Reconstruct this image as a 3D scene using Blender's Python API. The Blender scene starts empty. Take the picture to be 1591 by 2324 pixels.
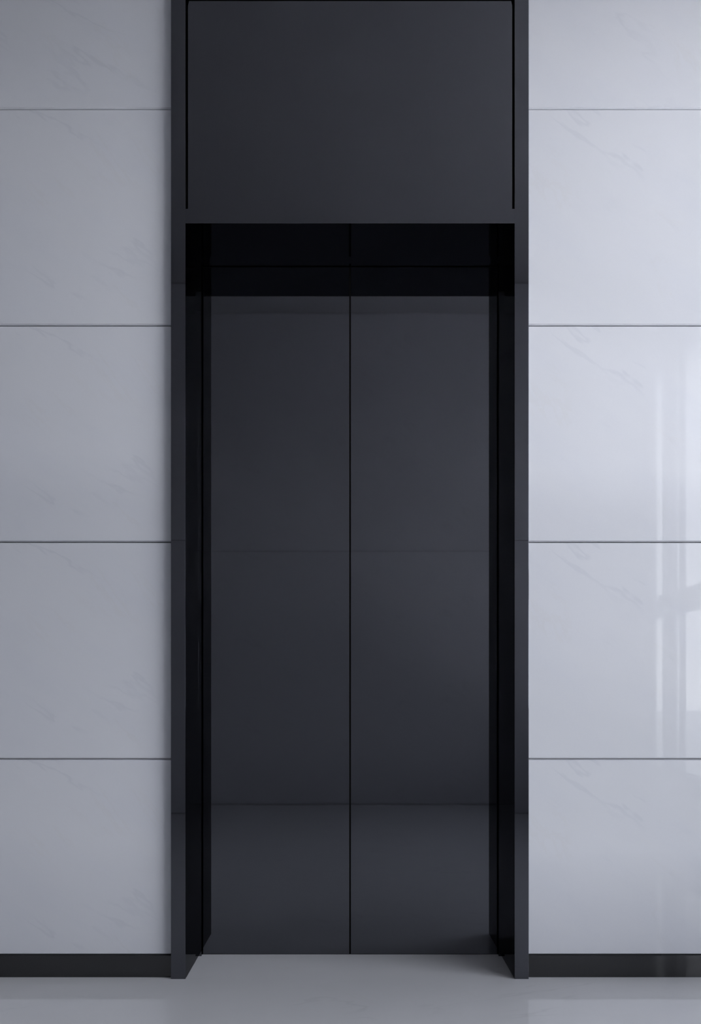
import bpy, bmesh, math
from mathutils import Vector, Matrix

# ------------------------------------------------------------------ scale
PX = 0.0015            # metres per photograph pixel on the front plane of the portal (y = 0)
CX, HZ = 794.5, 1565.0 # vanishing point in the photograph
D = 2.7                # camera to portal front
EYE = 657 * PX         # camera height
def X(px, s=1.0): return (px - CX) * PX / s
def Z(py, s=1.0): return EYE + (HZ - py) * PX / s

C = bpy.context.scene.collection
scene = bpy.context.scene

# ------------------------------------------------------------------ materials
def mat(name):
    m = bpy.data.materials.new(name); m.use_nodes = True
    nt = m.node_tree; b = nt.nodes['Principled BSDF']
    return m, nt, b
def setv(b, **k):
    for n, v in k.items():
        n = n.replace('_', ' ')
        for key in b.inputs.keys():
            if key.lower() == n.lower(): b.inputs[key].default_value = v
def N(nt, t, **k):
    n = nt.nodes.new(t)
    for a, v in k.items(): setattr(n, a, v)
    return n
def M_(nt, op, a, b=None, c=None, clamp=False):
    n = N(nt, 'ShaderNodeMath', operation=op, use_clamp=clamp)
    for i, v in enumerate((a, b, c)):
        if v is None: continue
        if isinstance(v, (int, float)): n.inputs[i].default_value = v
        else: nt.links.new(v, n.inputs[i])
    return n.outputs[0]
def mixc(nt, fac, a, b):
    n = N(nt, 'ShaderNodeMix', data_type='RGBA')
    if isinstance(fac, (int, float)): n.inputs[0].default_value = fac
    else: nt.links.new(fac, n.inputs[0])
    for i, v in ((6, a), (7, b)):
        if isinstance(v, tuple): n.inputs[i].default_value = (*v, 1)
        else: nt.links.new(v, n.inputs[i])
    return n.outputs[2]
def noise(nt, vec, scale, detail=4, rough=.55, dist=0.0):
    n = N(nt, 'ShaderNodeTexNoise'); n.inputs['Scale'].default_value = scale
    n.inputs['Detail'].default_value = detail; n.inputs['Roughness'].default_value = rough
    n.inputs['Distortion'].default_value = dist
    nt.links.new(vec, n.inputs['Vector']); return n.outputs['Fac']
def ramp(nt, v, lo, hi):
    n = N(nt, 'ShaderNodeMapRange', interpolation_type='SMOOTHSTEP')
    n.inputs[1].default_value = lo; n.inputs[2].default_value = hi
    nt.links.new(v, n.inputs[0]); return n.outputs[0]

ROW0, PITCH = 0.7469, 0.7447      # first slab joint and slab height

def marble(name, base, blue, brown, rough, wrap=True, floor=False, vein=1.0, spec=0.5, ior=1.5):
    m, nt, b = mat(name)
    pos = N(nt, 'ShaderNodeNewGeometry').outputs['Position']
    sep = N(nt, 'ShaderNodeSeparateXYZ'); nt.links.new(pos, sep.inputs[0])
    x, y, z = sep.outputs
    if wrap:       # every slab carries the same book-matched cut, each course shifted sideways
        zz = M_(nt, 'DIVIDE', M_(nt, 'SUBTRACT', z, ROW0), PITCH)
        row = M_(nt, 'FLOOR', zz)
        zl = M_(nt, 'MULTIPLY', M_(nt, 'SUBTRACT', zz, row), PITCH)
        top = M_(nt, 'GREATER_THAN', row, 2.5)
        xs = M_(nt, 'SUBTRACT', x, M_(nt, 'MULTIPLY', top, -0.5))
        xx = M_(nt, 'ADD', xs, M_(nt, 'MULTIPLY', y, 1.0))
    else:
        zl = y; xx = x
        if not floor: zl = z
    cmb = N(nt, 'ShaderNodeCombineXYZ'); nt.links.new(xx, cmb.inputs[0]); nt.links.new(zl, cmb.inputs[1])
    v = cmb.outputs[0]
    # streaks running down to the right
    mp = N(nt, 'ShaderNodeMapping'); mp.inputs['Rotation'].default_value = (0, 0, math.radians(36 if not floor else -14))
    nt.links.new(v, mp.inputs[0])
    ms = N(nt, 'ShaderNodeMapping'); ms.inputs['Scale'].default_value = (0.75, 2.6, 1); nt.links.new(mp.outputs[0], ms.inputs[0])
    sv = ms.outputs[0]
    cloud = ramp(nt, noise(nt, sv, 1.6, 5, .6, .15), .38, .68)
    wisps = ramp(nt, noise(nt, sv, 5.0, 6, .62, .3), .56, .76)
    n1 = noise(nt, sv, 1.15, 5, .58, .15)
    line = ramp(nt, M_(nt, 'ABSOLUTE', M_(nt, 'SUBTRACT', n1, .53)), .016, 0.0)
    brk = ramp(nt, noise(nt, v, 2.3, 2), .50, .66)
    line = M_(nt, 'MULTIPLY', line, brk)
    mp2 = N(nt, 'ShaderNodeMapping'); mp2.inputs['Rotation'].default_value = (0, 0, math.radians(50))
    mp2.inputs['Location'].default_value = (3.1, 1.7, 0); nt.links.new(v, mp2.inputs[0])
    ms2 = N(nt, 'ShaderNodeMapping'); ms2.inputs['Scale'].default_value = (0.8, 2.8, 1); nt.links.new(mp2.outputs[0], ms2.inputs[0])
    n2 = noise(nt, ms2.outputs[0], 1.3, 7, .66, .4)
    brl = ramp(nt, M_(nt, 'ABSOLUTE', M_(nt, 'SUBTRACT', n2, .50)), .022, 0.0)
    brl = M_(nt, 'MULTIPLY', brl, ramp(nt, noise(nt, v, 3.1, 2), .52, .66))
    col = mixc(nt, M_(nt, 'MULTIPLY', cloud, .55 * vein), base, blue)
    col = mixc(nt, M_(nt, 'MULTIPLY', wisps, .40 * vein), col, blue)
    col = mixc(nt, M_(nt, 'MULTIPLY', line, .6 * vein), col, tuple(c * .86 for c in blue))
    col = mixc(nt, M_(nt, 'MULTIPLY', brl, .35 * vein), col, brown)
    gr = ramp(nt, noise(nt, v, 420, 2), .25, .75)
    col = mixc(nt, M_(nt, 'MULTIPLY', gr, .05), col, tuple(c * .6 for c in base))
    nt.links.new(col, b.inputs['Base Color'])
    setv(b, roughness=rough, ior=ior)
    b.inputs['Specular IOR Level'].default_value = spec
    return m

WALL = marble('white_marble', (.655, .665, .70), (.59, .61, .675), (.60, .59, .585), .010, vein=.5)
FLOOR = marble('grey_floor_stone', (.66, .66, .67), (.62, .625, .64), (.62, .61, .60), .012, wrap=False, floor=True, vein=.6)
def plain(name, col, rough, ior=1.5, spec=.5, mott=.06, scale=3.0, metallic=0):
    m, nt, b = mat(name)
    pos = N(nt, 'ShaderNodeNewGeometry').outputs['Position']
    f = ramp(nt, noise(nt, pos, scale, 4), .3, .7)
    c = mixc(nt, f, col, tuple(v * (1 - mott) for v in col))
    nt.links.new(c, b.inputs['Base Color'])
    setv(b, roughness=rough, ior=ior, metallic=metallic)
    b.inputs['Specular IOR Level'].default_value = spec
    return m
def steel(name, col, rough, edge):
    m = plain(name, col, rough, mott=.02, metallic=1)
    m.node_tree.nodes['Principled BSDF'].inputs['Specular Tint'].default_value = (edge, edge, edge, 1)
    return m
PORTAL = steel('black_steel', (.116, .119, .133), .02, .42)
DOOR = steel('black_door_steel', (.122, .126, .140), .03, .42)
SKIRT = plain('dark_skirting_stone', (.010, .0102, .0112), .06, ior=1.65)
VOID = plain('shaft_black', (.002, .002, .002), .8, spec=.1)
CEIL = plain('ceiling_paint', (.38, .382, .40), .6, mott=.02)
BACK = marble('back_wall_stone', (.56, .56, .59), (.53, .54, .57), (.53, .52, .52), .25, vein=.5)
DIMW = plain('grey_plaster', (.22, .22, .24), .6)
GAP_BLACK = plain('gap_black', (.004, .004, .004), .9, spec=.1)  # matte black, shade put into the door seam and slots; also backs wall joints
SUB = plain('mortar', (.16, .16, .18), .9)
WFRAME = plain('grey_window_frame', (.42, .43, .46), .3)
FIELD = plain('outside_asphalt', (.13, .135, .14), .9, scale=.2)
BOUNCE = plain('bounce_paving', (.62, .62, .63), .9, scale=.3)

def glass():
    m = bpy.data.materials.new('window_glass'); m.use_nodes = True
    nt = m.node_tree; nt.nodes.clear()
    o = N(nt, 'ShaderNodeOutputMaterial'); mx = N(nt, 'ShaderNodeMixShader')
    t = N(nt, 'ShaderNodeBsdfTransparent'); g = N(nt, 'ShaderNodeBsdfGlossy'); g.inputs['Roughness'].default_value = .0
    t.inputs[0].default_value = (.97, .98, .985, 1)
    # Schlick reflectance that is the same on both faces of the thin sheet
    ge = N(nt, 'ShaderNodeNewGeometry'); dt = N(nt, 'ShaderNodeVectorMath', operation='DOT_PRODUCT')
    nt.links.new(ge.outputs['Normal'], dt.inputs[0]); nt.links.new(ge.outputs['Incoming'], dt.inputs[1])
    k = M_(nt, 'POWER', M_(nt, 'SUBTRACT', 1.0, M_(nt, 'ABSOLUTE', dt.outputs['Value'])), 5.0)
    fr = M_(nt, 'ADD', M_(nt, 'MULTIPLY', k, .96), .04)
    nt.links.new(fr, mx.inputs[0]); nt.links.new(t.outputs[0], mx.inputs[1]); nt.links.new(g.outputs[0], mx.inputs[2])
    nt.links.new(mx.outputs[0], o.inputs[0]); return m
GLASS = glass()

# ------------------------------------------------------------------ mesh helpers
def box(bm, x0, x1, y0, y1, z0, z1):
    vs = [bm.verts.new(p) for p in ((x0,y0,z0),(x1,y0,z0),(x1,y1,z0),(x0,y1,z0),(x0,y0,z1),(x1,y0,z1),(x1,y1,z1),(x0,y1,z1))]
    for f in ((0,3,2,1),(4,5,6,7),(0,1,5,4),(1,2,6,5),(2,3,7,6),(3,0,4,7)): bm.faces.new([vs[i] for i in f])
def prism(bm, prof, x0, x1):
    """profile of (y, z) points extruded along x"""
    a = [bm.verts.new((x0, y, z)) for y, z in prof]; b = [bm.verts.new((x1, y, z)) for y, z in prof]
    n = len(prof)
    bm.faces.new(a); bm.faces.new(b[::-1])
    for i in range(n): bm.faces.new((a[i], b[i], b[(i+1) % n], a[(i+1) % n]))
def obj(name, bm, m, parent=None, bevel=0.0, **props):
    bmesh.ops.recalc_face_normals(bm, faces=bm.faces)
    me = bpy.data.meshes.new(name); bm.to_mesh(me); bm.free()
    me.materials.append(m)
    o = bpy.data.objects.new(name, me); C.objects.link(o)
    if parent: o.parent = parent
    if bevel:
        b = o.modifiers.new('edge', 'BEVEL'); b.width = bevel; b.segments = 2; b.limit_method = 'ANGLE'
    for k, v in props.items(): o[k] = v
    return o
def boxes(name, bl, m, parent=None, bevel=0.0, **props):
    bm = bmesh.new()
    for b in bl: box(bm, *b)
    return obj(name, bm, m, parent, bevel, **props)

S = 'structure'
# ------------------------------------------------------------------ room measures
XL, XR = -7.5, 1552 * PX                 # side walls
YB = -D - .337 * D                       # wall behind the camera
H = 2814 * PX                            # ceiling height
WY = .024                                # face of the marble slabs
TH = .022                                # slab thickness
OL, OR = X(388), X(1200)                 # outer edges of the portal
IL, IR = X(421), X(1168)                 # its opening
Z_SOF = Z(507); Z_LT = Z(474)            # underside and top of the cross bar
Z_PT = 3.3345                            # top of the overhead panel's recess
DOOR_Y = .2505; TRIM_Y = .2316

# ------------------------------------------------------------------ front wall
bm = bmesh.new()
c = .0038; e = .0056; eu = .0085; g = .0012
joints = [.0745, .7469, 1.4932, 2.2374, 2.981, 3.725, H + .01]
for xa, xb in ((XL, OL - .0015), (OR + .0015, XR)):
    for z0, z1 in zip(joints[:-1], joints[1:]):
        a = z0 + (g if z0 > .1 else .0005); b_ = z1 - g
        prism(bm, [(WY + TH, a), (WY + e, a), (WY, a + c), (WY, b_ - c), (WY + eu, b_), (WY + TH, b_)], xa, xb)
wall_front = obj('wall_front', bm, WALL, kind=S, label='white veined marble wall in wide slabs either side of the lift')
boxes('wall_core', [(XL, OL - .002, WY + TH, .30, 0, H), (OR + .002, XR, WY + TH, .30, 0, H)], SUB, wall_front)
boxes('baseboard_left', [(XL, OL - .0005, .0165, WY + TH, 0, .0745)], SKIRT, bevel=.0006, kind=S)
boxes('baseboard_right', [(OR + .0005, XR, .0165, WY + TH, 0, .0745)], SKIRT, bevel=.0006, kind=S)

# ------------------------------------------------------------------ lift entrance
root = bpy.data.objects.new('elevator_entrance', None); C.objects.link(root)
root['label'] = 'glossy black elevator entrance with two closed sliding doors in a tall frame'
root['category'] = 'elevator'
E = .0005
boxes('side_jamb', [(OL, IL, 0, TRIM_Y, 0, H)], PORTAL, root, E)
boxes('side_jamb', [(IR, OR, 0, TRIM_Y, 0, H)], PORTAL, root, E)
boxes('lintel', [(IL, IR, 0, TRIM_Y, Z_SOF, Z_LT)], PORTAL, root)
# panel over the doors, nearly flush, with a deep slot down each side, blackened in place of shade
pw = X(1162.8); pt = Z(1.2, .999)
bm = bmesh.new()
out = [(-pw, Z_LT), (pw, Z_LT), (pw, pt - .017), (pw - .0036, pt), (-pw + .0036, pt), (-pw, pt - .017)]
fr = [bm.verts.new((x, .003, z)) for x, z in out]; bk = [bm.verts.new((x, .030, z)) for x, z in out]
bm.faces.new(fr); bm.faces.new(bk[::-1])
for i in range(6): bm.faces.new((fr[i], bk[i], bk[(i + 1) % 6], fr[(i + 1) % 6]))
obj('overhead_panel', bm, PORTAL, root)
boxes('panel_backing', [(IL, IR, .05, .07, Z_LT, Z_PT)], GAP_BLACK, root)
boxes('slot_shade', [(IL, IL + .0006, .004, .05, Z_LT, Z_PT)], GAP_BLACK, root)
boxes('slot_shade', [(IR - .0006, IR, .004, .05, Z_LT, Z_PT)], GAP_BLACK, root)
boxes('top_rail', [(IL, IR, 0, TRIM_Y, Z_PT, H)], PORTAL, root)
# slim stepped trim round the doors
ti, tz = .5495, 2.559
boxes('door_trim', [(OL, -ti, TRIM_Y, DOOR_Y + .002, 0, Z_SOF + .05), (ti, OR, TRIM_Y, DOOR_Y + .002, 0, Z_SOF + .05),
                    (-ti, ti, TRIM_Y, DOOR_Y + .002, tz, Z_SOF + .05)], PORTAL, root)
boxes('shaft_lining', [(-.62, .62, .295, .31, -.01, 2.72), (-.62, -.60, DOOR_Y + .002, .295, 0, 2.70), (.60, .62, DOOR_Y + .002, .295, 0, 2.70),
                       (-.62, .62, DOOR_Y + .002, .295, 2.68, 2.70)], VOID, root)
lx = .546; sg = .0032
for a, b_ in ((-lx, -sg), (sg, lx)):
    boxes('door_panel', [(a, b_, DOOR_Y, DOOR_Y + .035, .0022, 2.556)], DOOR, root)
boxes('seam_shade', [(-sg - .0002, sg + .0002, DOOR_Y + .0015, DOOR_Y + .03, .0022, 2.556)], GAP_BLACK, root)  # black strip added to keep the seam between the leaves dark
boxes('door_gap_shade', [(-.60, .60, DOOR_Y + .002, .295, -.002, .0006)], VOID, root)  # black sheet standing in for the dark gap under the doors

# ------------------------------------------------------------------ floor, ceiling and the other walls
boxes('floor', [(XL - .2, XR + .2, YB - .2, .295, -.10, 0)], FLOOR, kind=S)
boxes('ceiling', [(XL - .2, XR + .2, YB - .2, .32, H, H + .12)], CEIL, kind=S)
bw = boxes('wall_back', [(XL, XR, YB - .03, YB, .004, 2.171), (XL, XR, YB - .03, YB, 2.1745, H - .005)], BACK, kind=S)
boxes('wall_back_core', [(XL, XR, YB - .15, YB - .03, 0, H)], GAP_BLACK, bw)
boxes('wall_left', [(XL - .15, XL, YB - .15, .30, 0, H)], DIMW, kind=S)

# right wall with a tall window reaching to the marble wall
WY0, WY1 = -3.32, -.30        # window opening along y
WZ0, WZ1 = .37, 3.42
T = .018
wr = boxes('wall_right', [(XR, XR + T, YB - .15, WY0, 0, H), (XR, XR + T, WY1, .30, 0, H),
                     (XR, XR + T, WY0, WY1, 0, WZ0), (XR, XR + T, WY0, WY1, WZ1, H)], BACK, kind=S)
# masonry behind the thin stone facing; its opening is splayed wide of the window
boxes('wall_right_core', [(XR + T, XR + .20, WY1 + .05, .30, 0, H),
                          (XR + T, XR + .20, YB - .05, WY1 + .05, -.1, WZ0 - .06), (XR + T, XR + .20, YB - .05, WY1 + .05, WZ1 + .06, H)], SUB, wr)
win = bpy.data.objects.new('window_1', None); C.objects.link(win); win.location = (XR + .05, 0, 0); win['kind'] = S
def wbox(name, bl, m, bev=.001):
    return boxes(name, [(x0 - XR - .05, x1 - XR - .05, y0, y1, z0, z1) for x0, x1, y0, y1, z0, z1 in bl], m, win, bev)
fx0, fx1 = XR + .002, XR + .014
wbox('window_frame', [(fx0, fx1, WY0, WY0 + .012, WZ0, WZ1), (fx0, fx1, WY1 - .05, WY1, WZ0, WZ1),
                      (fx0, fx1, WY0, WY1, WZ0, WZ0 + .04), (fx0, fx1, WY0, WY1, WZ1 - .04, WZ1)], WFRAME)
wbox('mullion', [(XR - .002, fx1, -3.16, -3.045, WZ0, WZ1)], WFRAME)
wbox('mullion', [(XR + .004, fx1, -3.045, -3.02, WZ0, WZ1), (XR - .002, fx1, -3.02, -2.912, WZ0, WZ1)], WFRAME)
wbox('mullion', [(XR + .002, fx1, -2.872, -2.775, WZ0, WZ1)], WFRAME)
wbox('mullion', [(XR - .004, fx1, -1.66, -1.58, WZ0, WZ1)], WFRAME)
wbox('transom', [(XR - .002, fx1, WY0, WY1, 1.52, 1.695)], WFRAME)
wbox('window_sill', [(XR - .012, fx0, WY0, WY1, WZ0 - .03, WZ0)], WFRAME)
wbox('pane', [(XR + .014, XR + .018, WY0 + .002, WY1 - .02, WZ0 + .02, WZ1 - .02)], GLASS, 0)
boxes('ground', [(XR + T, 150, -150, 150, -3.1, -3.0)], FIELD, kind=S)
boxes('bounce_slab', [(XR + T, XR + 11, -40, 30, -3.0, -2.98)], BOUNCE, kind=S)  # unseen pale slab added to bounce daylight up into the room

# ------------------------------------------------------------------ daylight
w = bpy.data.worlds.new('sky'); scene.world = w; w.use_nodes = True
nt = w.node_tree; bg = nt.nodes['Background']
tc = N(nt, 'ShaderNodeTexCoord'); sp = N(nt, 'ShaderNodeSeparateXYZ'); nt.links.new(tc.outputs['Generated'], sp.inputs[0])
cl = noise(nt, tc.outputs['Generated'], 3.0, 5)
SKY_BASE, GLOW, GEXP = 2.7, 16.0, 4.0       # hazy sky, with a glow added low on the window side
f = M_(nt, 'POWER', M_(nt, 'MAXIMUM', sp.outputs[2], 0.0), .5)
sky = mixc(nt, f, (.98, .98, 1.0), (.20, .22, .28))
sky = mixc(nt, M_(nt, 'MULTIPLY', ramp(nt, cl, .45, .7), .3), sky, (1, .99, 1))
gd = N(nt, 'ShaderNodeVectorMath', operation='DOT_PRODUCT'); nt.links.new(tc.outputs['Generated'], gd.inputs[0])
gd.inputs[1].default_value = Vector((.95, -.20, .0)).normalized()
glow = M_(nt, 'POWER', M_(nt, 'MAXIMUM', gd.outputs['Value'], 0.0), GEXP)
nt.links.new(M_(nt, 'ADD', M_(nt, 'MULTIPLY', glow, GLOW), SKY_BASE), bg.inputs[1])
nt.links.new(sky, bg.inputs[0])
for (ya, yb, za, zb) in ((WY0, WY1, WZ0, WZ1),):
    pl = bpy.data.lights.new('daylight_opening', 'AREA'); pl.shape = 'RECTANGLE'
    pl.size = yb - ya; pl.size_y = zb - za
    pl.cycles.is_portal = True
    po = bpy.data.objects.new('daylight_opening', pl); C.objects.link(po)
    po.matrix_world = Matrix.Translation((XR + .022, (ya + yb) / 2, (za + zb) / 2)) @ Matrix(((0,0,1,0),(1,0,0,0),(0,1,0,0),(0,0,0,1)))

sl = bpy.data.lights.new('bounce_sun', 'SUN'); sl.energy = 52; sl.angle = .02; sl.color = (1, .985, 1)
so = bpy.data.objects.new('bounce_sun', sl); C.objects.link(so)     # added to brighten the bounce slab; the building keeps it out of the room
so.rotation_euler = Vector((.10, -.75, -.65)).to_track_quat('-Z', 'Y').to_euler()

# ------------------------------------------------------------------ camera
cam = bpy.data.cameras.new('camera'); co = bpy.data.objects.new('camera', cam); C.objects.link(co)
co.location = (0, -D, EYE); co.rotation_euler = (math.pi / 2, 0, 0)
cam.sensor_fit = 'VERTICAL'; cam.sensor_height = 36
cam.lens = (D / PX) / 2324 * 36
cam.shift_x = (795.5 - CX) / 2324
cam.shift_y = (HZ - 1162) / 2324
cam.clip_start = .02
scene.camera = co
scene.view_settings.view_transform = 'Standard'; scene.view_settings.look = 'None'
scene.view_settings.gamma = 1; scene.view_settings.use_curve_mapping = False
scene.view_settings.exposure = 0.0
